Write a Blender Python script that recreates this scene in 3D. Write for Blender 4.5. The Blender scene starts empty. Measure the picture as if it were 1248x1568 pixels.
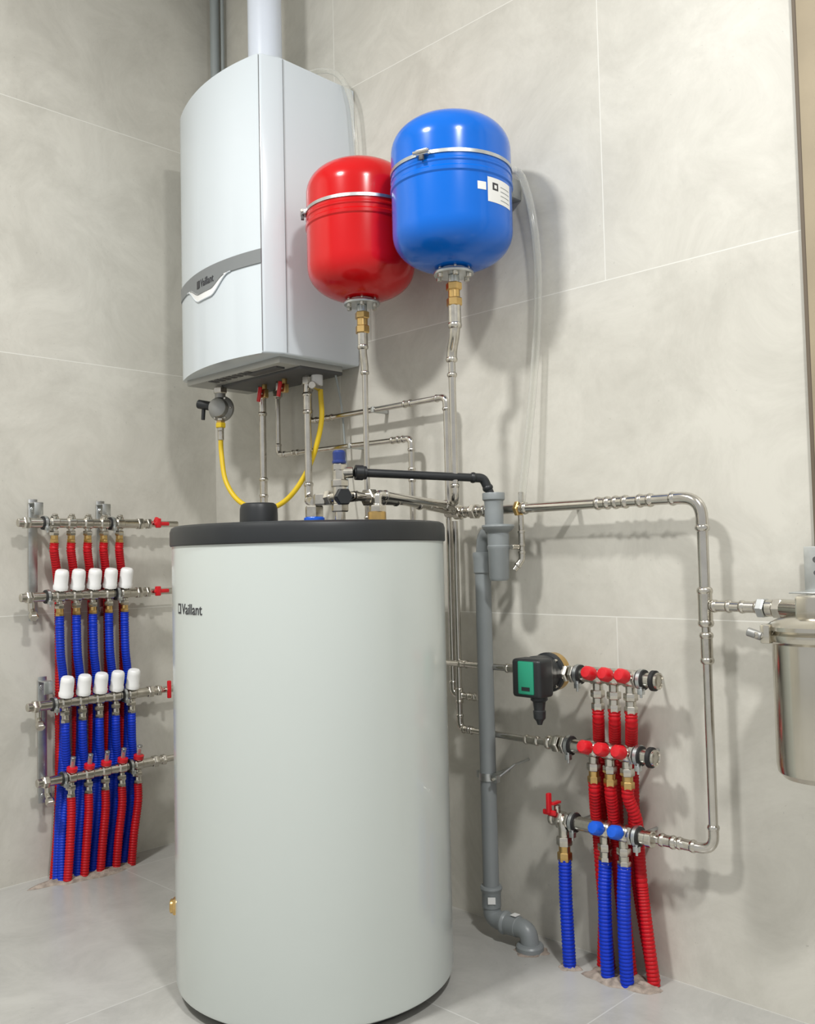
import bpy, bmesh, math, random
from mathutils import Vector, Matrix
random.seed(4)
V=Vector
SC=bpy.context.scene
SC.view_settings.view_transform='Standard'
SC.view_settings.look='None'
pi=math.pi

# ------------------------------------------------------------ materials
def mat(name,col,rough=.5,metal=0,noise=0,nscale=8,bump=0,bscale=60,coat=0,trans=0,emit=None,alpha=1,ior=1.5):
    m=bpy.data.materials.new(name); m.use_nodes=True; nt=m.node_tree; b=nt.nodes['Principled BSDF']
    b.inputs['Base Color'].default_value=(*col,1); b.inputs['Roughness'].default_value=rough; b.inputs['Metallic'].default_value=metal
    b.inputs['Coat Weight'].default_value=coat; b.inputs['Coat Roughness'].default_value=.06; b.inputs['IOR'].default_value=ior
    b.inputs['Transmission Weight'].default_value=trans; b.inputs['Alpha'].default_value=alpha
    if emit: b.inputs['Emission Color'].default_value=(*emit[0],1); b.inputs['Emission Strength'].default_value=emit[1]
    tc=nt.nodes.new('ShaderNodeTexCoord')
    n=nt.nodes.new('ShaderNodeTexNoise'); n.inputs['Scale'].default_value=nscale; n.inputs['Detail'].default_value=6
    nt.links.new(tc.outputs['Object'],n.inputs['Vector'])
    r=nt.nodes.new('ShaderNodeValToRGB'); k=noise if noise else .03
    r.color_ramp.elements[0].position=.3; r.color_ramp.elements[1].position=.7
    r.color_ramp.elements[0].color=(*[c*(1-k) for c in col],1); r.color_ramp.elements[1].color=(*[min(1,c*(1+k)) for c in col],1)
    nt.links.new(n.outputs['Fac'],r.inputs[0]); nt.links.new(r.outputs[0],b.inputs['Base Color'])
    if bump:
        n2=nt.nodes.new('ShaderNodeTexNoise'); n2.inputs['Scale'].default_value=bscale; nt.links.new(tc.outputs['Object'],n2.inputs['Vector'])
        bp=nt.nodes.new('ShaderNodeBump'); bp.inputs['Strength'].default_value=bump; bp.inputs['Distance'].default_value=.002
        nt.links.new(n2.outputs['Fac'],bp.inputs['Height']); nt.links.new(bp.outputs[0],b.inputs['Normal'])
    return m
M_steel=mat('polished_steel',(.60,.575,.53),.17,1,.08,30)
M_nick=mat('nickel_fitting',(.60,.57,.51),.22,1,.12,60)
M_galv=mat('galvanised_steel',(.55,.57,.57),.36,1,.12,40)
M_brass=mat('brass',(.64,.43,.17),.28,1,.1,50)
M_inox=mat('brushed_inox',(.60,.57,.50),.17,1,.05,12)
M_enam=mat('white_enamel',(.62,.675,.715),.22,0,.01,2,coat=.3)
M_tank=mat('tank_jacket',(.545,.585,.56),.24,0,.012,2,coat=.35)
M_blk=mat('black_plastic',(.014,.016,.018),.42,0,.1,20)
M_rub=mat('black_rubber',(.012,.012,.013),.6)
M_gry=mat('grey_drain_plastic',(.225,.245,.25),.38,0,.04,10)
M_band=mat('grey_satin_band',(.235,.25,.26),.35,.3)
M_dk=mat('dark_chassis',(.08,.08,.08),.6)
M_cha=mat('chassis_grey',(.42,.42,.40),.45,.5)
M_redv=mat('red_enamel',(.55,.004,.006),.2,0,.03,4,coat=.2,ior=1.38)
M_bluv=mat('blue_enamel',(.001,.125,.58),.2,0,.03,4,coat=.2,ior=1.38)
M_redh=mat('red_hose',(.46,.004,.010),.45,0,.08,20,ior=1.35)
M_bluh=mat('blue_hose',(.003,.032,.46),.42,0,.08,20,ior=1.35)
M_redk=mat('red_knob',(.60,.010,.018),.35)
M_bluk=mat('blue_knob',(.006,.10,.62),.35)
M_wht=mat('white_cap',(.84,.84,.83),.35)
M_yel=mat('yellow_gas_hose',(.72,.50,.015),.45)
M_grn=mat('green_display',(.02,.27,.16),.35)
M_lab=mat('paper_label',(.78,.78,.76),.5)
M_txt=mat('label_print',(.035,.035,.04),.5)
M_cem=mat('cement_patch',(.30,.25,.21),.9,0,.35,60,bump=1,bscale=150)
M_zinc=mat('aluminium_body',(.34,.34,.33),.45,.8)
M_flue=mat('white_flue',(.70,.75,.84),.3)
M_cond=mat('grey_conduit',(.30,.33,.33),.5)
M_tan=mat('tan_jamb',(.34,.28,.19),.6,0,.1,6)
M_tdk=mat('jamb_edge',(.13,.10,.07),.6)
M_dblue=mat('dark_blue_cap',(.015,.035,.17),.35)
M_clear=bpy.data.materials.new('clear_pvc'); M_clear.use_nodes=True
nt=M_clear.node_tree; nt.nodes.clear()
o_=nt.nodes.new('ShaderNodeOutputMaterial'); mx=nt.nodes.new('ShaderNodeMixShader'); tr=nt.nodes.new('ShaderNodeBsdfTransparent'); pb=nt.nodes.new('ShaderNodeBsdfPrincipled')
tr.inputs[0].default_value=(.93,.93,.91,1)
pb.inputs['Base Color'].default_value=(.72,.72,.68,1); pb.inputs['Roughness'].default_value=.12
lw=nt.nodes.new('ShaderNodeLayerWeight'); lw.inputs[0].default_value=.4
mr=nt.nodes.new('ShaderNodeMapRange'); mr.inputs['To Min'].default_value=.12; mr.inputs['To Max'].default_value=.85
nt.links.new(lw.outputs['Facing'],mr.inputs[0]); nt.links.new(mr.outputs[0],mx.inputs[0]); nt.links.new(tr.outputs[0],mx.inputs[1]); nt.links.new(pb.outputs[0],mx.inputs[2]); nt.links.new(mx.outputs[0],o_.inputs[0])

def tile_mat(name,axis_u,axis_v,u0,tw,th,base,dark,grout,gw,rough,off=.6,v0=0.0):
    m=bpy.data.materials.new(name); m.use_nodes=True; nt=m.node_tree; b=nt.nodes['Principled BSDF']; L=nt.links
    tc=nt.nodes.new('ShaderNodeTexCoord'); sp=nt.nodes.new('ShaderNodeSeparateXYZ'); L.new(tc.outputs['Object'],sp.inputs[0])
    def mth(op,a,bv=None,c=None):
        n=nt.nodes.new('ShaderNodeMath'); n.operation=op
        for i,x in enumerate((a,bv,c)):
            if x is None: continue
            if isinstance(x,(int,float)): n.inputs[i].default_value=x
            else: L.new(x,n.inputs[i])
        return n.outputs[0]
    u=sp.outputs[axis_u]; v=sp.outputs[axis_v]
    vv=mth('DIVIDE',mth('SUBTRACT',v,v0),th); row=mth('FLOOR',vv)
    dv=mth('MULTIPLY',mth('ABSOLUTE',mth('SUBTRACT',mth('FRACT',mth('ADD',vv,.5)),.5)),th)
    uu=mth('DIVIDE',mth('SUBTRACT',u,u0),tw)
    uu=mth('ADD',uu,mth('MULTIPLY',mth('MODULO',mth('ADD',row,10),2),off))
    du=mth('MULTIPLY',mth('ABSOLUTE',mth('SUBTRACT',mth('FRACT',mth('ADD',uu,.5)),.5)),tw)
    d=mth('MINIMUM',du,dv); mask=mth('LESS_THAN',d,gw)
    tid=mth('ADD',mth('MULTIPLY',row,7.3),mth('MULTIPLY',mth('FLOOR',uu),3.1))
    cmb=nt.nodes.new('ShaderNodeCombineXYZ'); L.new(tid,cmb.inputs[0])
    add=nt.nodes.new('ShaderNodeVectorMath'); add.operation='ADD'; L.new(tc.outputs['Object'],add.inputs[0]); L.new(cmb.outputs[0],add.inputs[1])
    n1=nt.nodes.new('ShaderNodeTexNoise'); n1.inputs['Scale'].default_value=4.2; n1.inputs['Detail'].default_value=12; n1.inputs['Roughness'].default_value=.75; n1.inputs['Distortion'].default_value=.6
    L.new(add.outputs[0],n1.inputs['Vector'])
    r1=nt.nodes.new('ShaderNodeValToRGB'); e=r1.color_ramp.elements; e[0].position=.36; e[0].color=(*dark,1); e[1].position=.62; e[1].color=(*base,1); L.new(n1.outputs['Fac'],r1.inputs[0])
    n2=nt.nodes.new('ShaderNodeTexNoise'); n2.inputs['Scale'].default_value=90; n2.inputs['Detail'].default_value=4; n2.inputs['Roughness'].default_value=.7; L.new(add.outputs[0],n2.inputs['Vector'])
    n3=nt.nodes.new('ShaderNodeTexNoise'); n3.inputs['Scale'].default_value=5; n3.inputs['Detail'].default_value=4; L.new(add.outputs[0],n3.inputs['Vector'])
    pit=mth('MULTIPLY',mth('GREATER_THAN',n2.outputs['Fac'],.665),mth('GREATER_THAN',n3.outputs['Fac'],.53))
    mxp=nt.nodes.new('ShaderNodeMixRGB'); mxp.inputs[2].default_value=(*[c*.68 for c in dark],1); L.new(mth('MULTIPLY',pit,.5),mxp.inputs[0]); L.new(r1.outputs[0],mxp.inputs[1])
    mg=nt.nodes.new('ShaderNodeMixRGB'); mg.inputs[2].default_value=(*grout,1); L.new(mask,mg.inputs[0]); L.new(mxp.outputs[0],mg.inputs[1])
    L.new(mg.outputs[0],b.inputs['Base Color'])
    b.inputs['Roughness'].default_value=rough
    bp=nt.nodes.new('ShaderNodeBump'); bp.inputs['Strength'].default_value=.2; bp.inputs['Distance'].default_value=.002; L.new(n1.outputs['Fac'],bp.inputs['Height']); L.new(bp.outputs[0],b.inputs['Normal'])
    return m
WB=(.600,.582,.522); WD=(.495,.478,.424); GR=(.70,.69,.64)
TH=.7668
M_wb=tile_mat('wall_tile_back',0,2,1.573,2*TH,TH,WB,WD,GR,.0012,.42)
M_wl=tile_mat('wall_tile_left',1,2,-.03,2*TH,TH,WB,WD,GR,.0012,.42)
M_fl=tile_mat('floor_tile',0,1,.12,2*TH,TH,(.43,.425,.40),(.34,.335,.315),(.50,.50,.48),.0014,.3,.5,-.42)
M_ceil=mat('ceiling_paint',(.8,.8,.78),.8)

# ------------------------------------------------------------ builder
class Bd:
    def __init__(s,name): s.n=name; s.v=[]; s.f=[]; s.mi=[]; s.m=[]
    def add(s,vs,fs,m):
        if m not in s.m: s.m.append(m)
        k=s.m.index(m); o=len(s.v); s.v+= [tuple(p) for p in vs]
        for f in fs: s.f.append([i+o for i in f]); s.mi.append(k)
    def done(s,ang=35):
        me=bpy.data.meshes.new(s.n)
        me.from_pydata(s.v,[],s.f); me.validate()
        for m in s.m: me.materials.append(m)
        if len(me.polygons)==len(s.mi): me.polygons.foreach_set('material_index',s.mi)
        bm=bmesh.new(); bm.from_mesh(me); bmesh.ops.recalc_face_normals(bm,faces=bm.faces); bm.to_mesh(me); bm.free()
        me.shade_smooth(); me.set_sharp_from_angle(angle=math.radians(ang))
        ob=bpy.data.objects.new(s.n,me); SC.collection.objects.link(ob)
        return ob
    def lathe(s,o,d,prof,m,seg=28,cap=True,ph=0):
        o=V(o); d=V(d).normalized(); a=V((0,0,1)) if abs(d.z)<.9 else V((1,0,0))
        e1=d.cross(a).normalized(); e2=d.cross(e1)
        vs=[];fs=[]
        for r,t in prof:
            for i in range(seg):
                an=2*pi*i/seg+ph; vs.append(o+d*t+(e1*math.cos(an)+e2*math.sin(an))*max(r,1e-5))
        for j in range(len(prof)-1):
            for i in range(seg):
                i2=(i+1)%seg; fs.append([j*seg+i,j*seg+i2,(j+1)*seg+i2,(j+1)*seg+i])
        if cap:
            fs.append(list(range(seg))); fs.append([(len(prof)-1)*seg+i for i in range(seg)])
        s.add(vs,fs,m)
    def cyl(s,a,b,r,m,seg=24,ch=.12):
        a=V(a);b=V(b);L=(b-a).length; c=min(r*ch,L*.3)
        s.lathe(a,b-a,[(r-c,0),(r,c),(r,L-c),(r-c,L)],m,seg)
    def hexn(s,a,b,r,m):
        a=V(a);b=V(b);L=(b-a).length; c=min(r*.12,L*.2)
        s.lathe(a,b-a,[(r*.9,0),(r,c),(r,L-c),(r*.9,L)],m,6)
    def tube(s,path,rad,m,seg=14,cap=True):
        n=len(path); P=[V(p) for p in path]
        T=[(P[min(i+1,n-1)]-P[max(i-1,0)]).normalized() for i in range(n)]
        a=V((0,0,1)) if abs(T[0].z)<.9 else V((1,0,0)); e=T[0].cross(a).normalized()
        vs=[];fs=[]
        for i in range(n):
            e=(e-T[i]*e.dot(T[i])).normalized(); g=T[i].cross(e)
            r=rad[i] if isinstance(rad,list) else rad
            for k in range(seg):
                an=2*pi*k/seg; vs.append(P[i]+(e*math.cos(an)+g*math.sin(an))*r)
        for j in range(n-1):
            for i in range(seg):
                i2=(i+1)%seg; fs.append([j*seg+i,j*seg+i2,(j+1)*seg+i2,(j+1)*seg+i])
        if cap: fs.append(list(range(seg))); fs.append([(n-1)*seg+i for i in range(seg)])
        s.add(vs,fs,m)
    def box(s,c,sz,m,bev=.002,rot=None,seg=2):
        bm=bmesh.new(); bmesh.ops.create_cube(bm,size=1)
        for v in bm.verts: v.co=V((v.co.x*sz[0],v.co.y*sz[1],v.co.z*sz[2]))
        if bev: bmesh.ops.bevel(bm,geom=bm.edges[:],offset=bev,segments=seg,affect='EDGES',profile=.5)
        R=rot if rot else Matrix.Identity(3)
        bm.verts.index_update()
        vs=[R@v.co+V(c) for v in bm.verts]; fs=[[v.index for v in f.verts] for f in bm.faces]
        bm.free(); s.add(vs,fs,m)
    def prism(s,pts,z0,z1,m,bev=0,fn=None):
        n=len(pts); vs=[(p[0],p[1],z) for z in (z0,z1) for p in pts]
        fs=[[i,(i+1)%n,n+(i+1)%n,n+i] for i in range(n)]+[list(range(n)),[n+i for i in range(n)]]
        if bev:
            bm=bmesh.new(); bv=[bm.verts.new(v) for v in vs]
            for f in fs: bm.faces.new([bv[i] for i in f])
            ed=[e for e in bm.edges if abs(e.verts[0].co.z-e.verts[1].co.z)<1e-6]
            bmesh.ops.bevel(bm,geom=ed,offset=bev,segments=3,affect='EDGES',profile=.5)
            bm.verts.index_update(); vs=[tuple(v.co) for v in bm.verts]; fs=[[v.index for v in f.verts] for f in bm.faces]; bm.free()
        if fn: vs=[fn(*v) for v in vs]
        s.add(vs,fs,m)
    def text(s,t,size,fn,m,ext=.0004):
        cu=bpy.data.curves.new('t','FONT'); cu.body=t; cu.size=size; cu.extrude=ext; cu.resolution_u=3
        ob=bpy.data.objects.new('t',cu); SC.collection.objects.link(ob)
        bpy.context.view_layer.update()
        dg=bpy.context.evaluated_depsgraph_get(); me=bpy.data.meshes.new_from_object(ob.evaluated_get(dg))
        vs=[fn(*v.co) for v in me.vertices]; fs=[list(p.vertices) for p in me.polygons]
        s.add(vs,fs,m); bpy.data.objects.remove(ob); bpy.data.meshes.remove(me); bpy.data.curves.remove(cu)
    def pipe(s,pts,r,m=M_steel,R=None,fit=True,fm=None,seg=16):
        fm=fm or m; R=R or r*2.4; P=[V(p) for p in pts]; path=[P[0]]
        for i in range(1,len(P)-1):
            d1=(P[i]-P[i-1]).normalized(); d2=(P[i+1]-P[i]).normalized(); an=d1.angle(d2)
            tl=R*math.tan(an/2); tl=min(tl,(P[i]-P[i-1]).length*.45,(P[i+1]-P[i]).length*.45)
            a=P[i]-d1*tl; b=P[i]+d2*tl
            arc=[]
            for k in range(9):
                u=k/8; arc.append(a*(1-u)**2+P[i]*2*u*(1-u)+b*u*u)
            path+=arc
            if fit and an>.2:
                ex=r*1.6
                el=[a-d1*ex]+arc+[b+d2*ex]; s.tube(el,r*1.14,fm,seg)
                for q,dd in ((a-d1*ex,d1),(b+d2*ex,d2)): s.bead(q,dd,r,fm)
        path.append(P[-1]); s.tube(path,r,m,seg)
    def bead(s,q,d,r,m):
        q=V(q); d=V(d).normalized(); w=r*.65
        s.lathe(q-d*w,d,[(r*1.0,0),(r*1.25,w*.35),(r*1.36,w),(r*1.25,w*1.65),(r*1.0,w*2)],m,18)
    def coupl(s,q,d,r,m,L=.03):
        q=V(q); d=V(d).normalized(); s.cyl(q-d*L/2,q+d*L/2,r*1.15,m,18); s.bead(q-d*L/2,d,r,m); s.bead(q+d*L/2,d,r,m)
    def hose(s,ctrl,r,m,seg=14):
        P=spl(ctrl,.0025); rr=[]
        for i in range(len(P)): rr.append(r if (i%3)<2 else r-.0017)
        s.tube(P,rr,m,seg)
    def clamp(s,c,d,r,wall,side):
        c=V(c); d=V(d).normalized(); w=V(wall)*.97
        s.lathe(c-d*.008,d,[(r+.0005,0),(r+.005,.001),(r+.005,.015),(r+.0005,.016)],M_rub,24)
        s.lathe(c-d*.004,d,[(r+.005,0),(r+.0066,0),(r+.0066,.008),(r+.005,.008)],M_galv,24)
        e=V(side).normalized()
        s.box(c+e*(r+.011),(.012,.012,.012),M_galv,.001)
        s.cyl(c+e*(r+.012)-V((0,0,.012)),c+e*(r+.012)+V((0,0,.012)),.0028,M_galv,10)
        s.cyl(c+w.normalized()*r,c+w,.004,M_galv,10)
def spl(ctrl,step):
    C=[V(c) for c in ctrl]; C=[C[0]*2-C[1]]+C+[C[-1]*2-C[-2]]; out=[]
    for i in range(1,len(C)-2):
        p0,p1,p2,p3=C[i-1:i+3]; n=max(2,int((p2-p1).length/step))
        for k in range(n):
            t=k/n; out.append(.5*((2*p1)+(p2-p0)*t+(2*p0-5*p1+4*p2-p3)*t*t+(3*p1-p0-3*p2+p3)*t**3))
    out.append(C[-2]); return out

# ------------------------------------------------------------ room
def slab(name,lo,hi,m):
    b=Bd(name); c=[(lo[i]+hi[i])/2 for i in range(3)]; b.box(c,[hi[i]-lo[i] for i in range(3)],m,0); return b.done()
ZC=3.1
slab('wall_back',(-.12,0,0),(3.9,.12,ZC),M_wb)
slab('wall_left',(-.12,-3.8,0),(0,0,ZC),M_wl)
slab('floor',(-.12,-3.8,-.1),(3.9,.12,0),M_fl)
slab('ceiling',(-.12,-3.8,ZC),(3.9,.12,ZC+.1),M_ceil)
b=Bd('trim_1')
b.box((2.0265,-.007,ZC/2),(.009,.012,ZC),M_tdk,.001)
b.box((2.081,-.009,ZC/2),(.10,.016,ZC),M_tan,.002)
b.box((2.10,-.018,2.0),(.03,.006,.12),M_dk,.002)
b.done()

# ------------------------------------------------------------ hot water tank
TX,TY=1.095,-.493
b=Bd('hot_water_tank')
b.lathe((TX,TY,0),(0,0,1),[(.262,0),(.268,.004),(.268,.028),(.262,.03)],M_blk,72)
b.lathe((TX,TY,0),(0,0,1),[(.27,.022),(.294,.022),(.2985,.026),(.30,.034),(.30,.949),(.298,.951)],M_tank,128)
b.lathe((TX,TY,0),(0,0,1),[(.298,.9455),(.3025,.9455),(.304,.9475),(.304,.975),(.301,.984),(.294,.988),(0,.988)],M_blk,128,cap=False)
def azp(az,r,z): return (TX+r*math.cos(az),TY+r*math.sin(az),z)
az0=math.radians(-106)
def wrap(x,y,z): return azp(az0+x/.3,.3004+z,.806+y)
b.text("Vaillant",.031,lambda x,y,z:wrap(x*.86+.030,y,z),M_txt,.0006)
b.prism([(0.008,0),(.024,0),(.024,.021),(0.008,.021)],0,.0005,M_txt,fn=wrap)
b.prism([(.012,.004),(.020,.004),(.020,.017),(.012,.017)],.0005,.0007,M_tank,fn=wrap)
a=math.radians(230.5); dd=V((math.cos(a),math.sin(a),0)); q=V(azp(a,.298,.168))
b.hexn(q,q+dd*.010,.019,M_brass); b.cyl(q+dd*.008,q+dd*.016,.015,M_brass)
b.box(azp(math.radians(75),.3,.485),(.003,.003,.88),M_galv,.0005)
b.lathe((.893,-.482,.985),(0,0,1),[(.046,0),(.045,.05),(.042,.060),(.036,.064),(0,.064)],M_blk,40,cap=False)
b.lathe((1.05,-.44,.985),(0,0,1),[(.024,0),(.024,.022),(.020,.024)],M_bluk,24)
b.hexn((1.05,-.44,1.007),(1.05,-.44,1.035),.022,M_nick)
b.hexn((.86,-.42,.985),(.86,-.42,1.03),.018,M_nick)
b.hexn((1.20,-.38,.985),(1.20,-.38,1.03),.02,M_nick)
b.cyl((1.26,-.44,.985),(1.26,-.44,1.012),.02,M_brass)
b.done(30)

# ------------------------------------------------------------ boiler
b=Bd('gas_boiler')
X0,X1,Z0,Z1=.206,.740,1.466,2.288
XL,XR=.238,.712
yf=lambda x:-(.276+.054*(x-XL)/(XR-XL)+.040*(1-((x-.475)/.237)**2))
out=[(X1,-.003),(X1,-.266)]
out+=[(.7365,-.276),(.7225,-.3225),(.718,-.328)]
n=22
for i in range(n+1):
    x=XR-(XR-XL)*i/n; out.append((x,yf(x)))
out+=[(.225,-.268),(.214,-.258),(.208,-.244),(X0,-.225),(X0,-.003)]
b.prism(out,Z0,Z1,M_enam,bev=.006)
b.box((.7405,-.266,(Z0+Z1)/2),(.0012,.0016,Z1-Z0-.01),M_band,0)
b.box((.7165,-.3305,(Z0+Z1)/2),(.0014,.0014,Z1-Z0-.01),M_band,0)
def ys(x):
    if x>XR: return yf(XR)+( -.328-yf(XR))*(x-XR)/.006
    if x<XL: return yf(XL)+(-.258-yf(XL))*(XL-x)/.024
    return yf(x)
def strip(z_lo,z_hi,m,off,xa=.216,xb=.7165,N=60):
    vs=[];fs=[]
    for i in range(N+1):
        x=xa+(xb-xa)*i/N; y=ys(x)
        lo=z_lo(x); hi=z_hi(x)
        vs+=[(x,y-off,lo),(x,y-off,hi),(x,y+.004,lo),(x,y+.004,hi)]
    for i in range(N):
        a=i*4; c=a+4
        fs+=[[a,c,c+1,a+1],[a+1,c+1,c+3,a+3],[a,a+2,c+2,c]]
    fs+=[[0,1,3,2],[N*4,N*4+1,N*4+3,N*4+2]]
    b.add(vs,fs,m)
XC=.465
def bump(x,h=.11):
    t=1-(abs(x-XC)-.035)/(h-.035); t=max(0,min(1,t)); return t*t*(3-2*t)
strip(lambda x:1.710-.026*bump(x),lambda x:1.748,M_band,.0035)
strip(lambda x:1.7475,lambda x:1.7495,M_dk,.0005)
strip(lambda x:1.710-.048*bump(x,.13),lambda x:1.7105-.026*bump(x),M_wht,.0035,XC-.135,XC+.135)
b.tube([(x,yf(x)-.003,1.710-.048*bump(x,.13)) for x in [XC-.135+.27*i/30 for i in range(31)]],.002,M_enam,8)
b.tube([(x,yf(x)-.0040,1.7085-.026*bump(x)) for x in [XC-.105+.21*i/30 for i in range(31)]],.0014,M_band,6)
b.text("Vaillant",.033,lambda x,y,z:(.442+x*.80,yf(.442+x*.80)-.0042-z,1.700+y),M_txt)
b.prism([(0,0),(.018,0),(.018,.022),(0,.022)],0,.0006,M_txt,fn=lambda x,y,z:(.418+x,yf(.418+x)-.0042-z,1.700+y))
b.box((.48,-.155,1.458),(.46,.23,.020),M_cha,.003)
b.box((.52,-.12,1.446),(.38,.16,.012),M_dk,.003)
for i in range(7): b.box((.37+.03*i,-.252,1.4475),(.018,.030,.003),M_dk,.0005)
b.box((.60,-.235,1.446),(.14,.03,.006),M_dk,.001)
for x,o,mm in ((.415,.05,M_nick),(.43,.12,M_nick),(.52,.12,M_brass),(.57,.05,M_nick),(.644,.12,M_nick)):
    b.cyl((x,-o,1.41),(x,-o,1.452),.010,mm); b.hexn((x,-o,1.415),(x,-o,1.437),.0165,M_nick)
for x,o in ((.455,.13),(.565,.14)):
    b.hexn((x,-o,1.40),(x,-o,1.425),.013,M_brass); b.cyl((x,-o,1.425),(x,-o,1.452),.008,M_brass)
    b.box((x+.004,-o-.022,1.408),(.014,.006,.045),M_redk,.002,Matrix.Rotation(.25,3,'Y'))
    b.cyl((x,-o,1.412),(x,-o-.024,1.412),.005,M_nick,12)
b.cyl((.665,-.10,1.41),(.665,-.10,1.452),.017,M_wht); b.cyl((.665,-.10,1.405),(.69,-.14,1.405),.011,M_nick)
b.done(32)

b=Bd('flue_pipe')
b.lathe((.52,-.157,2.284),(0,0,1),[(.062,0),(.062,.01),(.056,.014),(.055,.05),(.0505,.055),(.0505,ZC-2.285)],M_flue,48)
b.done()
b=Bd('conduit_pipe'); b.cyl((.060,-.022,2.0),(.060,-.022,ZC-.001),.016,M_cond); b.cyl((.10,-.018,2.0),(.10,-.018,ZC-.001),.006,M_cond)
for z in (2.45,2.9): b.box((.062,-.012,z),(.05,.02,.02),M_cond,.003)
b.done()

# ------------------------------------------------------------ expansion vessels
def vessel(x,o,zb,zt,r,m,az_cl,label=False):
    b=Bd('expansion_vessel'); H=zt-zb; dz=.088; prof=[]
    for i in range(19):
        a=pi/2*i/18; prof.append((r*math.sin(a)**.84,dz*(1-math.cos(a)**.92 if i<18 else 1)))
    zs=H-.160
    prof+=[(r,zs-.020),(r+.003,zs-.016),(r+.003,zs-.008),(r,zs-.004),(r,zs+.004),(r+.002,zs+.007),(r+.002,zs+.011),(r,zs+.014)]
    for i in range(19):
        a=pi/2*(1-i/18); prof.append((r*math.sin(a)**.84,H-dz*(1-math.cos(a)**.92 if i>0 else 1)))
    b.lathe((x,-o,zb),(0,0,1),prof,m,72,cap=False)
    zc=zb+zs+.026
    b.lathe((x,-o,zc-.004),(0,0,1),[(r,0),(r+.0025,0),(r+.0025,.008),(r,.008)],M_galv,72,cap=False)
    a=math.radians(az_cl); c=V((x+(r+.006)*math.cos(a),-o+(r+.006)*math.sin(a),zc)); R=Matrix.Rotation(a,3,'Z')
    b.box(c,(.012,.030,.014),M_galv,.002,R); b.cyl(c+R@V((.006,-.020,0)),c+R@V((.006,.020,0)),.004,M_nick,12)
    b.box(c+R@V((.004,.0,-.012)),(.008,.010,.012),M_dk,.001,R)
    b.box((x,-(o-r)/2-.001,zc),(.11,o-r+.002,.05),M_galv,.003)
    b.lathe((x,-o,zb-.012),(0,0,1),[(.020,0),(.046,0),(.047,.002),(.047,.006),(.046,.008),(.034,.012),(.034,.030)],M_galv,40)
    for i in range(6):
        t=2*pi*i/6+.3; bx,by=x+.038*math.cos(t),-o+.038*math.sin(t)
        b.hexn((bx,by,zb-.021),(bx,by,zb-.012),.0062,M_nick); b.cyl((bx,by,zb-.004),(bx,by,zb+.002),.004,M_nick,10)
    z=zb-.012
    b.cyl((x,-o,z-.02),(x,-o,z),.013,M_galv); b.hexn((x,-o,z-.036),(x,-o,z-.018),.019,M_brass)
    b.cyl((x,-o,z-.058),(x,-o,z-.034),.014,M_brass); b.hexn((x,-o,z-.074),(x,-o,z-.054),.0185,M_brass)
    if label:
        def wr(u,v,w,a0=-14): aa=math.radians(a0)+u/r; return (x+(r+.0006+w)*math.cos(aa),-o+(r+.0006+w)*math.sin(aa),zb+v)
        def patch(u0,u1,v0,v1,mm,w=0):
            N=10; vs=[];fs=[]
            for i in range(N+1):
                u=u0+(u1-u0)*i/N; vs+=[wr(u,v0,w),wr(u,v1,w)]
            for i in range(N): fs.append([2*i,2*i+2,2*i+3,2*i+1])
            b.add(vs,fs,mm)
        patch(0,.085,.118,.174,M_lab); patch(-.026,-.004,.142,.160,M_lab)
        patch(.014,.032,.146,.163,M_txt,.0003); patch(.019,.027,.150,.158,M_lab,.0006)
        for k in range(4): patch(.04,.078,.127+.010*k,.1285+.010*k,M_band,.0003)
    b.done(28); return z-.074
zr=vessel(.969,.2,1.577,1.938,.139,M_redv,-128)
zbv=vessel(1.287,.2,1.583,1.944,.1415,M_bluv,-74,True)

# ------------------------------------------------------------ pipework
b=Bd('vessel_riser_pipe')
b.cyl((.969,-.2,zr-.035),(.969,-.2,zr+.004),.0135,M_nick); b.bead((.969,-.2,zr-.035),(0,0,1),.011,M_nick)
b.tube([(.969,-.2,zr-.03),(.969,-.199,zr-.05),(.966,-.194,zr-.068),(.962,-.188,zr-.085),(.962,-.188,zr-.10)],.0098,M_nick,16); b.bead((.962,-.188,zr-.10),(0,0,1),.0085,M_nick)
b.pipe([(.962,-.188,zr-.085),(.962,-.188,.99),(.962,-.075,.96)],.0072,M_steel,fm=M_nick)
b.done()
b=Bd('vessel_riser_pipe')
b.cyl((1.287,-.2,zbv-.045),(1.287,-.2,zbv+.004),.0155,M_nick)
b.tube([(1.287,-.2,zbv-.035),(1.286,-.199,zbv-.052),(1.278,-.193,zbv-.070),(1.262,-.182,zbv-.088),(1.256,-.178,zbv-.10),(1.255,-.178,zbv-.118)],.0125,M_nick,16); b.bead((1.287,-.2,zbv-.045),(0,0,1),.0125,M_nick); b.bead((1.255,-.178,zbv-.118),(0,0,1),.0105,M_nick)
b.pipe([(1.255,-.178,zbv-.10),(1.255,-.178,1.045),(1.142,-.068,1.035)],.0085,M_steel,fm=M_nick,R=.02)
b.bead((1.255,-.178,zbv-.155),(0,0,1),.009,M_nick)
b.done()
b=Bd('heating_pipe')
b.pipe([(.57,-.05,1.42),(.57,-.05,1.322),(1.118,-.05,1.322),(1.118,-.05,.56),(1.20,-.05,.56)],.0078)
for x in (.66,.98): b.coupl((x,-.05,1.322),(1,0,0),.0078,M_nick,.022)
b.coupl((1.18,-.05,.56),(1,0,0),.0078,M_nick,.02)
b.box((.85,-.031,1.322),(.012,.058,.016),M_galv,.002)
b.done()
b=Bd('heating_pipe')
b.pipe([(.415,-.05,1.42),(.415,-.05,1.235),(.99,-.05,1.228),(.99,-.05,.9)],.0078)
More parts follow.
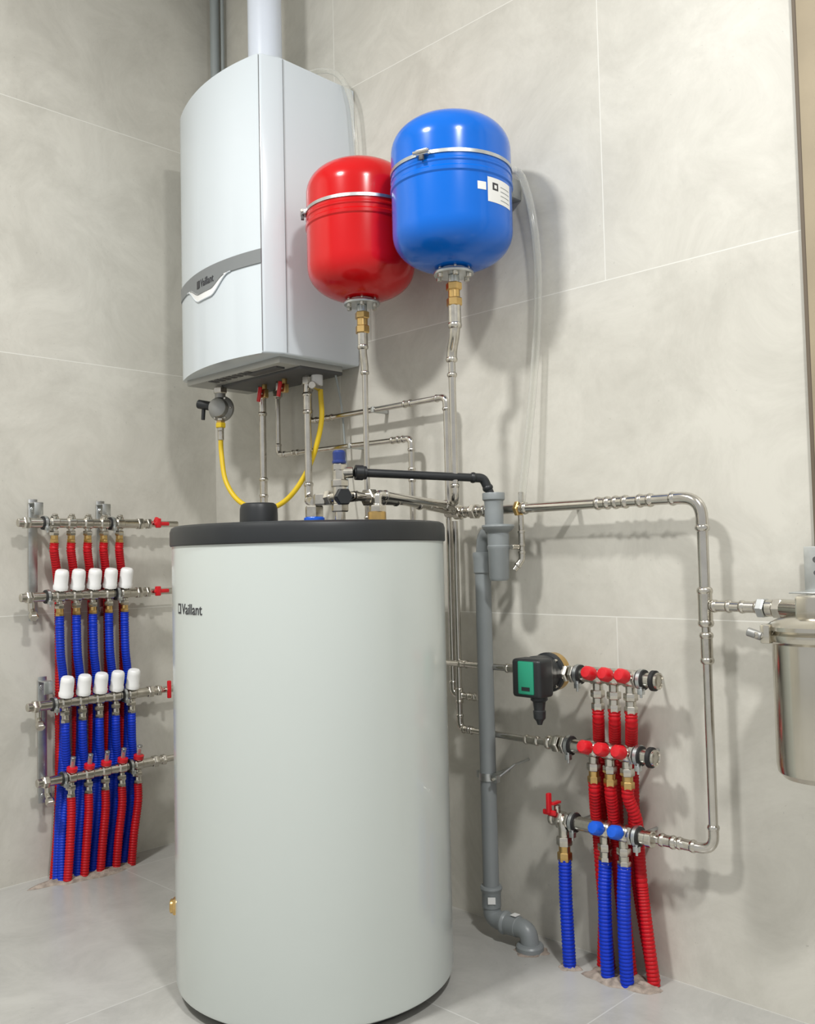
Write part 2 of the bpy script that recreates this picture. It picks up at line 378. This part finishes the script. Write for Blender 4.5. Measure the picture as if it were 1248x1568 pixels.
b.coupl((.50,-.05,1.234),(1,0,0),.0078,M_nick,.022); b.coupl((.93,-.05,1.229),(1,0,0),.0078,M_nick,.022); b.coupl((.99,-.05,1.13),(0,0,1),.0078,M_nick,.03)
b.box((.75,-.031,1.231),(.012,.058,.016),M_galv,.002)
b.done()
b=Bd('tank_supply_pipe')
b.pipe([(.43,-.12,1.42),(.43,-.12,1.06),(.86,-.44,1.02)],.0105,R=.03); b.coupl((.43,-.12,1.13),(0,0,1),.0105,M_nick,.05); b.coupl((.43,-.12,1.38),(0,0,1),.0105,M_nick,.05)
b.done()
b=Bd('tank_return_pipe')
b.pipe([(.644,-.12,1.42),(.644,-.12,1.08),(1.04,-.43,1.045)],.0105,R=.03); b.coupl((.644,-.12,1.36),(0,0,1),.0105,M_nick,.05)
b.done()
b=Bd('cold_water_pipe')
b.pipe([(1.12,-.06,1.021),(1.818,-.06,1.021),(1.818,-.06,.80)],.0112,R=.045)
b.cyl((1.818,-.06,.83),(1.818,-.06,.765),.0145,M_nick); b.bead((1.818,-.06,.83),(0,0,1),.012,M_nick); b.bead((1.818,-.06,.765),(0,0,1),.012,M_nick)
b.coupl((1.818,-.06,.715),(0,0,1),.0105,M_nick,.05)
b.pipe([(1.818,-.06,.80),(1.818,-.06,.312),(1.69,-.073,.314)],.0092,R=.03)
for x in (1.585,1.63,1.69): b.coupl((x,-.06,1.021),(1,0,0),.0112,M_nick,.024)
for x in (1.19,1.235,1.36): b.coupl((x,-.06,1.021),(1,0,0),.0112,M_nick,.02)
b.hexn((1.205,-.06,1.021),(1.222,-.06,1.021),.02,M_nick); b.hexn((1.345,-.06,1.021),(1.357,-.06,1.021),.019,M_brass)
b.cyl((1.15,-.06,1.021),(1.17,-.06,1.021),.018,M_nick)
b.coupl((1.76,-.064,.313),(1,0,0),.0098,M_nick,.03); b.coupl((1.72,-.068,.3135),(1,0,0),.0105,M_nick,.025)
b.box((1.48,-.031,1.021),(.012,.058,.014),M_galv,.002)
b.done()
b=Bd('filter_branch_pipe')
b.pipe([(1.832,-.061,.800),(1.99,-.075,.799)],.0098); b.coupl((1.855,-.063,.800),(1,0,0),.0098,M_nick,.03); b.coupl((1.915,-.068,.8),(1,0,0),.0098,M_nick,.03)
b.hexn((1.934,-.07,.799),(1.95,-.072,.799),.02,M_galv); b.cyl((1.95,-.072,.799),(1.966,-.073,.799),.016,M_nick); b.hexn((1.966,-.073,.799),(1.985,-.075,.799),.020,M_nick)
b.done()
b=Bd('tank_cold_inlet_pipe')
b.pipe([(1.165,-.42,1.052),(1.15,-.24,1.045),(1.142,-.075,1.026)],.0105,fit=False)
b.coupl((1.155,-.30,1.047),(-.08,1,0),.0112,M_nick,.05); b.hexn((1.162,-.38,1.05),(1.160,-.355,1.05),.021,M_nick); b.coupl((1.147,-.17,1.04),(-.08,1,0),.0112,M_nick,.04)
b.pipe([(1.20,-.38,1.03),(1.20,-.38,1.055),(1.19,-.12,1.036),(1.165,-.08,1.024)],.009,R=.02)
b.done()
b=Bd('heating_feed_pipe')
b.pipe([(1.143,-.055,1.0),(1.143,-.055,.478),(1.425,-.075,.480)],.0078)
b.coupl((1.143,-.055,.56),(0,0,1),.0078,M_nick,.03)
b.coupl((1.17,-.057,.478),(1,0,0),.0078,M_nick,.025); b.coupl((1.38,-.072,.48),(1,0,0),.0088,M_nick,.03)
b.done()
b=Bd('heating_feed_pipe')
b.pipe([(1.0,-.05,.64),(1.352,-.075,.642)],.0078); b.coupl((1.165,-.06,.641),(1,0,0),.0078,M_nick,.02); b.coupl((1.33,-.073,.642),(1,0,0),.0085,M_nick,.03)
b.done()

# ------------------------------------------------------------ safety valve group and discharge pipe
b=Bd('safety_valve')
sx,sy=1.118,-.42
b.cyl((sx,sy,.988),(sx,sy,1.03),.012,M_nick); b.hexn((sx,sy,1.018),(sx,sy,1.036),.020,M_nick)
b.cyl((sx,sy,1.036),(sx,sy,1.118),.0155,M_nick); b.hexn((sx,sy,1.075),(sx,sy,1.092),.0205,M_nick); b.hexn((sx,sy,1.112),(sx,sy,1.128),.018,M_nick)
b.lathe((sx,sy,1.128),(0,0,1),[(.014,0),(.0165,.002),(.0165,.006),(.015,.008),(.0155,.026),(.012,.031),(0,.031)],M_dblue,12,cap=False)
b.cyl((sx,sy,1.108),(sx+.022,sy+.023,1.108),.013,M_nick)
b.cyl((sx,sy,1.055),(sx-.045,sy-.01,1.05),.012,M_nick); b.hexn((sx-.022,sy-.005,1.053),(sx-.036,sy-.008,1.051),.018,M_nick); b.hexn((sx-.05,sy-.01,1.036),(sx-.05,sy-.01,1.062),.022,M_nick)
b.cyl((sx,sy,1.05),(sx+.035,sy-.02,1.05),.015,M_blk); b.hexn((sx+.03,sy-.02,1.05),(sx+.048,sy-.028,1.05),.020,M_blk)
b.cyl((sx,sy,1.05),(sx+.05,sy+.01,1.052),.012,M_nick)
b.done()
b=Bd('discharge_pipe')
b.pipe([(sx+.024,sy+.024,1.108),(1.29,-.115,1.096),(1.306,-.1,1.045)],.0098,M_blk,R=.016)
b.lathe((sx+.024,sy+.026,1.108),(1.29-sx-.022,-.115-sy-.024,-.012),[(.010,0),(.0175,.001),(.0175,.018),(.0155,.02),(.0155,.026),(.010,.028)],M_blk,18)
b.done()

# ------------------------------------------------------------ drain
b=Bd('drain_pipe')
b.lathe((1.308,-.1,1.06),(0,0,-1),[(.010,0),(.026,0),(.027,.002),(.027,.016),(.023,.02),(.022,.038),(.023,.042),(.022,.085)],M_gry,32)
b.lathe((1.319,-.1,.985),(0,0,-1),[(.022,0),(.038,.002),(.039,.006),(.036,.012),(.026,.02),(.0255,.05),(.027,.052),(.027,.058),(.025,.062),(.0235,.128),(.02,.134)],M_gry,32)
b.pipe([(1.31,-.1,.965),(1.262,-.085,.965),(1.252,-.08,.90)],.017,M_gry,R=.03,fit=False)
b.lathe((1.252,-.08,.92),(0,0,-1),[(.018,0),(.0235,.001),(.0245,.008),(.0235,.014),(.0225,.05),(.020,.053)],M_gry,32)
b.cyl((1.252,-.08,.06),(1.252,-.08,.89),.0195,M_gry,32,.02)
b.lathe((1.252,-.08,.122),(0,0,-1),[(.0195,0),(.025,.001),(.027,.006),(.025,.012),(.023,.016),(.023,.05)],M_gry,32)
b.pipe([(1.252,-.08,.10),(1.252,-.08,.045),(1.33,-.083,.045)],.0215,M_gry,R=.03,fit=False,seg=24)
b.lathe((1.288,-.082,.045),(1,0,0),[(.0215,0),(.026,.001),(.027,.007),(.025,.012),(.0235,.014),(.0235,.045),(.0215,.047)],M_gry,32)
b.pipe([(1.32,-.083,.045),(1.362,-.083,.045),(1.368,-.083,.001)],.0215,M_gry,R=.03,fit=False,seg=24)
b.lathe((1.366,-.083,.001),(0,0,1),[(.032,0),(.032,.010),(.029,.014),(.022,.016)],M_gry,32)
b.box((1.268,-.0985,.093),(.018,.001,.016),M_lab,0,Matrix.Rotation(.7,3,'Z')); b.box((1.325,-.083,.0705),(.016,.018,.0012),M_lab,0)
b.lathe((1.252,-.08,.372),(0,0,1),[(.0198,0),(.0225,0),(.0225,.018),(.0198,.018)],M_galv,32)
b.box((1.285,-.092,.381),(.018,.012,.018),M_galv,.002); b.box((1.222,-.076,.381),(.014,.01,.018),M_galv,.002)
b.cyl((1.285,-.108,.381),(1.285,-.080,.381),.0035,M_nick,10)
b.cyl((1.252,-.06,.381),(1.252,-.001,.381),.005,M_galv,10); b.pipe([(1.29,-.085,.385),(1.31,-.05,.41),(1.315,-.001,.415)],.003,M_galv,fit=False)
b.done(30)
b=Bd('drain_cock')
b.pipe([(1.357,-.06,1.005),(1.357,-.06,.90),(1.345,-.075,.875)],.007,M_nick)
b.coupl((1.357,-.06,.95),(0,0,1),.007,M_nick,.03); b.cyl((1.354,-.07,.93),(1.354,-.095,.93),.006,M_nick)
b.done(30)

# ------------------------------------------------------------ clear hoses
b=Bd('clear_hose')
b.tube(spl([(1.34,-.025,1.855),(1.365,-.028,1.83),(1.392,-.03,1.74),(1.405,-.030,1.62),(1.402,-.03,1.5),(1.388,-.035,1.33),(1.372,-.05,1.15),(1.360,-.06,1.035)],.02),.0095,M_clear,14,False)
b.cyl((1.359,-.06,1.033),(1.359,-.06,1.06),.0065,M_nick)
b.done()
b=Bd('condensate_hose')
b.tube(spl([(.60,-.15,2.293),(.66,-.10,2.335),(.72,-.06,2.328),(.768,-.045,2.25),(.785,-.04,2.12),(.788,-.03,1.9),(.788,-.025,1.55)],.02),.0080,M_clear,12,False)
b.done()

# ------------------------------------------------------------ gas cock and yellow hose
b=Bd('gas_regulator')
g=V((.325,-.2,1.378)); f=V((.5,-.86,0)).normalized()
b.lathe(g+f*-.02,f,[(.015,0),(.036,.004),(.040,.008),(.040,.018),(.036,.022),(.030,.026),(.028,.045),(.020,.05)],M_zinc,28)
for i in range(6):
    t=2*pi*i/6; e1=f.cross(V((0,0,1))).normalized(); p=g+f*-.001+(e1*math.cos(t)+V((0,0,1))*math.sin(t))*.034
    b.cyl(p,p+f*.008,.0035,M_nick,10)
b.cyl(g+V((-.035,-.01,.01)),g+V((-.075,-.03,.02)),.014,M_blk); b.cyl(g+V((-.06,-.02,.012)),g+V((-.062,-.022,-.03)),.006,M_blk)
b.cyl(g+V((0,0,.03)),g+V((0,0,.066)),.016,M_zinc); b.hexn(g+V((0,0,.045)),g+V((0,0,.064)),.022,M_nick)
b.cyl(g+V((0,0,-.07)),g+V((0,0,-.03)),.010,M_nick); b.hexn(g+V((0,0,-.060)),g+V((0,0,-.045)),.016,M_yel); b.hexn(g+V((0,0,-.05)),g+V((0,0,-.038)),.014,M_brass)
b.done()
b=Bd('gas_hose')
b.tube(spl([(.325,-.2,1.305),(.327,-.2,1.24),(.35,-.2,1.15),(.41,-.19,1.085),(.50,-.17,1.06),(.575,-.14,1.09),(.630,-.105,1.18),(.668,-.09,1.30),(.668,-.09,1.40)],.012),.0075,M_yel,14)
b.cyl((.325,-.2,1.280),(.325,-.2,1.308),.0095,M_nick)
b.done()
b=Bd('sensor_cable'); b.tube(spl([(.70,-.06,1.445),(.702,-.04,1.35),(.705,-.03,1.2),(.72,-.04,1.1),(.76,-.1,1.0)],.02),.003,M_cond,8); b.done()

# ------------------------------------------------------------ right-hand manifolds
def rman(z,x0,x1,outs,knob,knobs,brass=False):
    b=Bd('distribution_manifold'); o=.08
    b.lathe((x0,-o,z),(1,0,0),[(.010,0),(.0155,.002),(.0155,x1-x0-.002),(.010,x1-x0)],M_nick,24)
    for x in (x0+.01,x1-.045):
        b.clamp((x+.012,-o,z),(1,0,0),.016,(0,o,0),(.2,-.6,-1))
        b.hexn((x-.008,-o,z),(x+.002,-o,z),.0205,M_nick)
    b.hexn((x0-.022,-o,z),(x0-.004,-o,z),.0195,M_nick); b.cyl((x0-.040,-o,z),(x0-.018,-o,z),.014,M_nick); b.bead((x0-.035,-o,z),(1,0,0),.012,M_nick)
    b.cyl((x1-.012,-o,z),(x1+.004,-o,z),.0175,M_nick)
    for x in outs:
        b.lathe((x-.016,-o,z),(1,0,0),[(.0155,0),(.019,.005),(.019,.027),(.0155,.032)],M_nick,22)
        b.cyl((x,-o,z-.012),(x,-o,z-.045),.0105,M_nick); b.hexn((x,-o,z-.03),(x,-o,z-.046),.0155,M_nick)
        mm=M_brass if brass else M_nick
        b.cyl((x,-o,z-.046),(x,-o,z-.062),.0115,mm); b.hexn((x,-o,z-.058),(x,-o,z-.074),.0145,mm)
    for x in knobs:
        d=V((0,-1,.28)).normalized(); q=V((x,-o,z))+d*.014
        b.cyl(q,q+d*.012,.010,M_nick)
        b.lathe(q+d*.010,d,[(.011,0),(.0155,.003),(.0148,.022),(.011,.027),(0,.028)],knob,10,cap=False)
    return b
xs1=[1.569,1.610,1.651]; xs2=[1.553,1.594,1.637]; xs3=[1.575,1.622]
def endcap(b,x,z):
    b.lathe((x,-.08,z),(1,0,0),[(.0175,0),(.0215,.001),(.0215,.009),(.018,.011)],M_rub,24)
    b.lathe((x+.010,-.08,z),(1,0,0),[(.0175,0),(.0175,.007),(.013,.009),(.012,.006)],M_nick,24)
b=rman(.643,1.50,1.713,xs1,M_redk,[x+.002 for x in xs1])
endcap(b,1.703,.643)
for i,x in enumerate(xs1):
    b.hose([(x,-.08,.572),(x-.002,-.077,.545),(x-.020,-.050,.50),(x-.028,-.036,.45),(x-.030,-.034,.33),(x-.026,-.034,.2),(x+(-.035,-.005,.010)[i],-.040,.001)],.0135,M_redh)
b.done(40)
b=rman(.483,1.47,1.70,xs2,M_redk,[x+.002 for x in xs2],True)
endcap(b,1.690,.483)
for i,x in enumerate(xs2):
    k=(0,.004,.016)[i]
    b.hose([(x,-.08,.412),(x-.001,-.078,.39),(x-.010+k,-.062,.345),(x-.014+k,-.050,.30),(x-.010+k,-.048,.2),(x+(.006,.014,.030)[i],-.052,.001)],.0135,M_redh)
b.done(40)
b=rman(.314,1.475,1.69,xs3,M_bluk,[x+.002 for x in xs3])
b.cyl((1.452,-.08,.314),(1.475,-.08,.314),.015,M_nick)
b.cyl((1.452,-.08,.305),(1.452,-.08,.345),.008,M_nick); b.box((1.450,-.083,.35),(.012,.03,.006),M_redk,.002); b.box((1.444,-.10,.352),(.010,.012,.045),M_redk,.003); b.box((1.442,-.096,.330),(.034,.008,.012),M_redk,.003)
b.pipe([(1.466,-.085,.316),(1.476,-.09,.30),(1.476,-.09,.262)],.0125,M_nick,fit=False); b.hexn((1.476,-.09,.282),(1.476,-.09,.262),.0175,M_nick)
b.cyl((1.476,-.09,.264),(1.476,-.09,.245),.013,M_brass); b.hexn((1.476,-.09,.248),(1.476,-.09,.228),.0165,M_brass)
b.hose([(1.476,-.09,.232),(1.477,-.092,.15),(1.482,-.095,.06),(1.484,-.095,.001)],.0148,M_bluh)
for i,x in enumerate(xs3):
    b.hose([(x,-.08,.245),(x+.001,-.088,.18),(x+.003,-.092,.09),(x+.004,-.09,.001)],.0148,M_bluh)
b.done(40)
def mound(cx,cy,rx,ry,h):
    b=Bd('cement_patch'); N=28; rings=[(1,0),(.85,.55),(.6,.9),(.3,1),(.02,1)]; vs=[];fs=[]
    for k,(q,hh) in enumerate(rings):
        for i in range(N):
            t=2*pi*i/N; w=1+.13*math.sin(3*t+cx*9)+.09*math.sin(7*t)+random.uniform(-.05,.05)
            vs.append((cx+rx*q*w*math.cos(t),cy+ry*q*w*math.sin(t),h*hh*(random.uniform(.6,1.2) if k else 0)+.0002))
    for j in range(4):
        for i in range(N): fs.append([j*N+i,j*N+(i+1)%N,(j+1)*N+(i+1)%N,(j+1)*N+i])
    fs.append([4*N+i for i in range(N)]); b.add(vs,fs,M_cem); b.done(20)
mound(1.60,-.072,.085,.045,.009); mound(1.484,-.095,.026,.022,.005); mound(1.366,-.083,.042,.036,.004)

# ------------------------------------------------------------ circulation pump
b=Bd('circulation_pump'); px,pz=1.444,.643
b.hexn((1.375,-.08,pz),(1.392,-.08,pz),.022,M_nick); b.cyl((1.355,-.078,pz),(1.378,-.08,pz),.014,M_nick)
b.cyl((1.388,-.08,pz),(1.462,-.08,pz),.017,M_brass)
b.lathe((px,-.050,pz),(0,-1,0),[(.022,0),(.036,.006),(.043,.012),(.043,.034)],M_brass,36)
b.lathe((px,-.083,pz),(0,-1,0),[(.040,0),(.045,.001),(.045,.010),(.040,.012),(.040,.030)],M_blk,36)
b.lathe((px,-.112,pz),(0,-1,0),[(.040,0),(.041,.002),(.041,.03),(.036,.034)],M_blk,36)
for i in range(4):
    t=pi/4+pi/2*i; b.cyl((px+.040*math.cos(t),-.085,pz+.040*math.sin(t)),(px+.040*math.cos(t),-.102,pz+.040*math.sin(t)),.004,M_nick,10)
b.box((px+.016,-.168,pz-.002),(.078,.052,.084),M_blk,.008,seg=3)
b.box((px+.018,-.1945,pz),(.042,.004,.072),M_grn,.003)
b.box((px+.018,-.1968,pz-.024),(.022,.001,.008),M_blk,0)
b.lathe((px+.030,-.165,pz-.042),(0,0,-1),[(.018,0),(.019,.008),(.014,.012),(.012,.03),(.014,.032),(.013,.048),(.008,.054),(.005,.062)],M_blk,20)
b.done()

# ------------------------------------------------------------ water filter
b=Bd('water_filter'); fx,fy=2.062,-.115; dz=.013
b.lathe((fx,fy,.483+dz),(0,0,1),[(0,0),(.05,.001),(.068,.006),(.077,.016),(.079,.03),(.079,.245),(.086,.250),(.088,.256),(.088,.262),(.083,.266),(.088,.270),(.088,.277),(.080,.283),(.066,.290),(.045,.294),(.030,.296),(.028,.322),(.02,.327)],M_inox,64,cap=False)
b.cyl((1.987,-.078,.799),(fx,fy,.799),.018,M_inox); b.box((fx,fy,.805),(.06,.06,.045),M_inox,.006)
q=V((fx-.066,fy-.066,.747+dz)); b.box(q,(.018,.020,.034),M_inox,.003); b.cyl(q+V((-.016,-.016,-.002)),q+V((.01,.01,-.002)),.006,M_nick); b.cyl(q+V((-.006,-.008,-.004)),q+V((-.030,-.012,.004)),.008,M_zinc)
b.box((2.035,-.022,.86),(.06,.003,.11),M_galv,.001); b.box((2.035,-.06,.830),(.06,.08,.003),M_galv,.001)
b.cyl((2.028,-.0235,.89),(2.028,-.026,.89),.006,M_dk,14); b.cyl((2.028,-.0235,.865),(2.028,-.026,.865),.005,M_dk,14)
b.cyl((fx,fy,.468),(fx,fy,.498),.012,M_nick)
b.done(30)

# ------------------------------------------------------------ left-hand manifolds
def lman(z,ya,yb,ports,kind,brass,tap=True):
    b=Bd('underfloor_heating_manifold'); o=.08; L=yb-ya
    b.lathe((o,ya,z),(0,1,0),[(.009,0),(.014,.003),(.014,L-.003),(.009,L)],M_nick,22)
    b.hexn((o,ya-.004,z),(o,ya+.014,z),.018,M_nick); b.cyl((o,ya-.02,z),(o,ya,z),.012,M_nick)
    b.clamp((o,ya+.058,z),(0,1,0),.0145,(-.03,0,0),(1,0,-.8)); b.clamp((o,ports[-1]-.026,z),(0,1,0),.0145,(-.03,0,0),(1,0,-.8))
    for y in ports:
        b.lathe((o,y-.014,z),(0,1,0),[(.014,0),(.0175,.004),(.0175,.024),(.014,.028)],M_nick,20)
        b.cyl((o,y,z-.012),(o,y,z-.034),.009,M_nick); b.hexn((o,y,z-.022),(o,y,z-.036),.0145,M_nick)
        bm_=M_brass if brass else M_nick
        b.cyl((o,y,z-.034),(o,y,z-.050),.0105,bm_); b.hexn((o,y,z-.046),(o,y,z-.062),.0125,bm_)
        d=V((.25,0,1)).normalized(); q=V((o,y,z))+d*.012
        if kind=='cap':
            b.cyl(q,q+d*.012,.010,M_nick)
            b.lathe(q+d*.006,d,[(.013,0),(.0205,.002),(.0215,.012),(.0195,.016),(.0195,.046),(.0185,.056),(.015,.060),(0,.061)],M_wht,24,cap=False)
        elif kind=='flow':
            b.cyl(q,q+d*.008,.010,M_nick)
            b.lathe(q+d*.006,d,[(.010,0),(.0155,.001),(.0155,.012),(.010,.014)],M_redk,16)
            b.cyl(q+d*.018,q+d*.045,.0065,M_clear,12); b.cyl(q+d*.018,q+d*.036,.004,M_redk,10); b.cyl(q+d*.045,q+d*.050,.0075,M_zinc,12)
        else:
            b.cyl(q,q+d*.010,.011,M_nick); b.hexn(q+d*.008,q+d*.016,.009,M_nick)
    y=yb
    b.hexn((o,y-.012,z),(o,y+.006,z),.0185,M_nick); b.cyl((o,y,z),(o,y+.03,z),.0125,M_nick); b.hexn((o,y+.02,z),(o,y+.034,z),.017,M_nick); b.cyl((o,y+.03,z),(o,y+.13,z),.010,M_nick)
    if tap:
        b.cyl((o,ya+.012,z-.010),(o,ya+.012,z-.036),.009,M_nick); b.cyl((o,ya+.012,z-.034),(o+.02,ya+.008,z-.05),.0085,M_nick); b.hexn((o+.016,ya+.01,z-.046),(o+.030,ya+.006,z-.058),.013,M_nick)
    return b
def ports(a,c): return [a+(c-a)*i/4 for i in range(5)]
p1=ports(-.613,-.407); p2=ports(-.598,-.392); p3=ports(-.583,-.371); p4=ports(-.566,-.352)
b=lman(1.033,-.700,-.335,p1,'plug',True,False)
b.cyl((.08,-.285,1.033),(.095,-.285,1.05),.008,M_redk); b.box((.10,-.272,1.033),(.010,.05,.012),M_redk,.003); b.box((.10,-.285,1.035),(.014,.016,.03),M_redk,.003)
for i,y in enumerate(p1):
    b.hose([(.08,y,.975),(.078,y,.95),(.058,y+.016,.90),(.038,y+.030,.85),(.034,y+.034,.80),(.034,y+.034,.5),(.034,y+.030,.2),(.04,y+.012,.001)],.0128,M_redh)
b.done(40)
b=lman(.820,-.693,-.340,p2,'cap',True,True)
b.box((.10,-.275,.822),(.010,.05,.012),M_redk,.003); b.box((.10,-.288,.822),(.014,.016,.03),M_redk,.003)
for i,y in enumerate(p2):
    b.hose([(.08,y,.762),(.08,y,.73),(.076,y+.004,.65),(.058,y+.020,.58),(.050,y+.026,.51),(.050,y+.022,.35),(.052,y+.010,.2),(.060,y-.004,.001)],.0128,M_bluh)
b.done(40)
b=lman(.510,-.675,-.305,p3,'cap',False,True)
b.box((.10,-.252,.512),(.010,.012,.055),M_redk,.003); b.cyl((.08,-.252,.512),(.10,-.252,.512),.007,M_nick)
for i,y in enumerate(p3):
    b.hose([(.08,y,.452),(.08,y,.42),(.070,y+.006,.37),(.056,y+.016,.31),(.056,y+.012,.24),(.066,y-.004,.12),(.076,y-.022-.02*(i-2)/4,.001)],.0128,M_bluh)
b.done(40)
b=lman(.293,-.648,-.290,p4,'flow',False,True)
for i,y in enumerate(p4):
    b.hose([(.08,y,.235),(.085,y-.003,.18),(.093,y-.012-.01*i/4,.09),(.095,y-.02-.012*i/4,.001)],.0128,M_redh)
b.done(40)
mound(.072,-.50,.052,.16,.011)
for k,(yy,z0,z1) in enumerate((((-.648,-.436),.75,1.105),((-.622,-.398),.22,.585))):
    b=Bd('manifold_bracket')
    for y in yy:
        b.box((.016,y,(z0+z1)/2),(.003,.026,z1-z0),M_galv,.0008)
        for z in (z0+.02,z1-.03): b.cyl((.001,y,z),(.022,y,z),.006,M_galv,6); b.cyl((.018,y,z),(.021,y,z),.009,M_galv,14)
        b.box((.036,y,z1-.012),(.040,.026,.003),M_galv,.0008); b.box((.056,y,z1-.03),(.003,.026,.036),M_galv,.0008)
        for zz in ((1.033,.82) if k==0 else (.51,.293)):
            b.box((.036,y+.006,zz),(.04,.014,.003),M_galv,.0008)
    b.done()

# ------------------------------------------------------------ lamps
def lamp(x,y,sx,sy,pw,col=(1,.995,.975)):
    b=Bd('ceiling_lamp'); b.box((x,y,ZC-.021),(sx+.04,sy+.04,.04),M_wht,.005)
    b.box((x,y,ZC-.042),(sx,sy,.004),mat('lamp_diffuser',(.9,.9,.9),.5,emit=((1,.97,.92),3)),.001); b.done()
    l=bpy.data.lights.new('lamp_light','AREA'); l.shape='RECTANGLE'; l.size=sx; l.size_y=sy; l.energy=pw; l.color=col
    ob=bpy.data.objects.new('ceiling_lamp_light',l); ob.location=(x,y,ZC-.05); SC.collection.objects.link(ob)
lamp(3.1,-1.35,.20,.20,70)
lamp(1.15,-2.1,.30,.22,72)
w=bpy.data.worlds.new('w'); SC.world=w; w.use_nodes=True
w.node_tree.nodes['Background'].inputs[0].default_value=(.99,1,.99,1); w.node_tree.nodes['Background'].inputs[1].default_value=.58

# ------------------------------------------------------------ camera
f,pitch,roll,yaw=1435.157,.04652,-.02266,.77637
fh=V((-math.sin(yaw),math.cos(yaw),0)); rh=V((math.cos(yaw),math.sin(yaw),0)); up=V((0,0,1))
fw=fh*math.cos(pitch)+up*math.sin(pitch); u=up*math.cos(pitch)-fh*math.sin(pitch)
r2=rh*math.cos(roll)+u*math.sin(roll); u2=u*math.cos(roll)-rh*math.sin(roll)
cam=bpy.data.cameras.new('camera'); co=bpy.data.objects.new('camera',cam); SC.collection.objects.link(co)
R=Matrix((r2,u2,-fw)).transposed().to_4x4(); R.translation=V((2.7255,-1.8375,.915)); co.matrix_world=R
cam.sensor_fit='HORIZONTAL'; cam.sensor_width=36; cam.lens=36*f/1248; cam.clip_start=.02
SC.camera=co
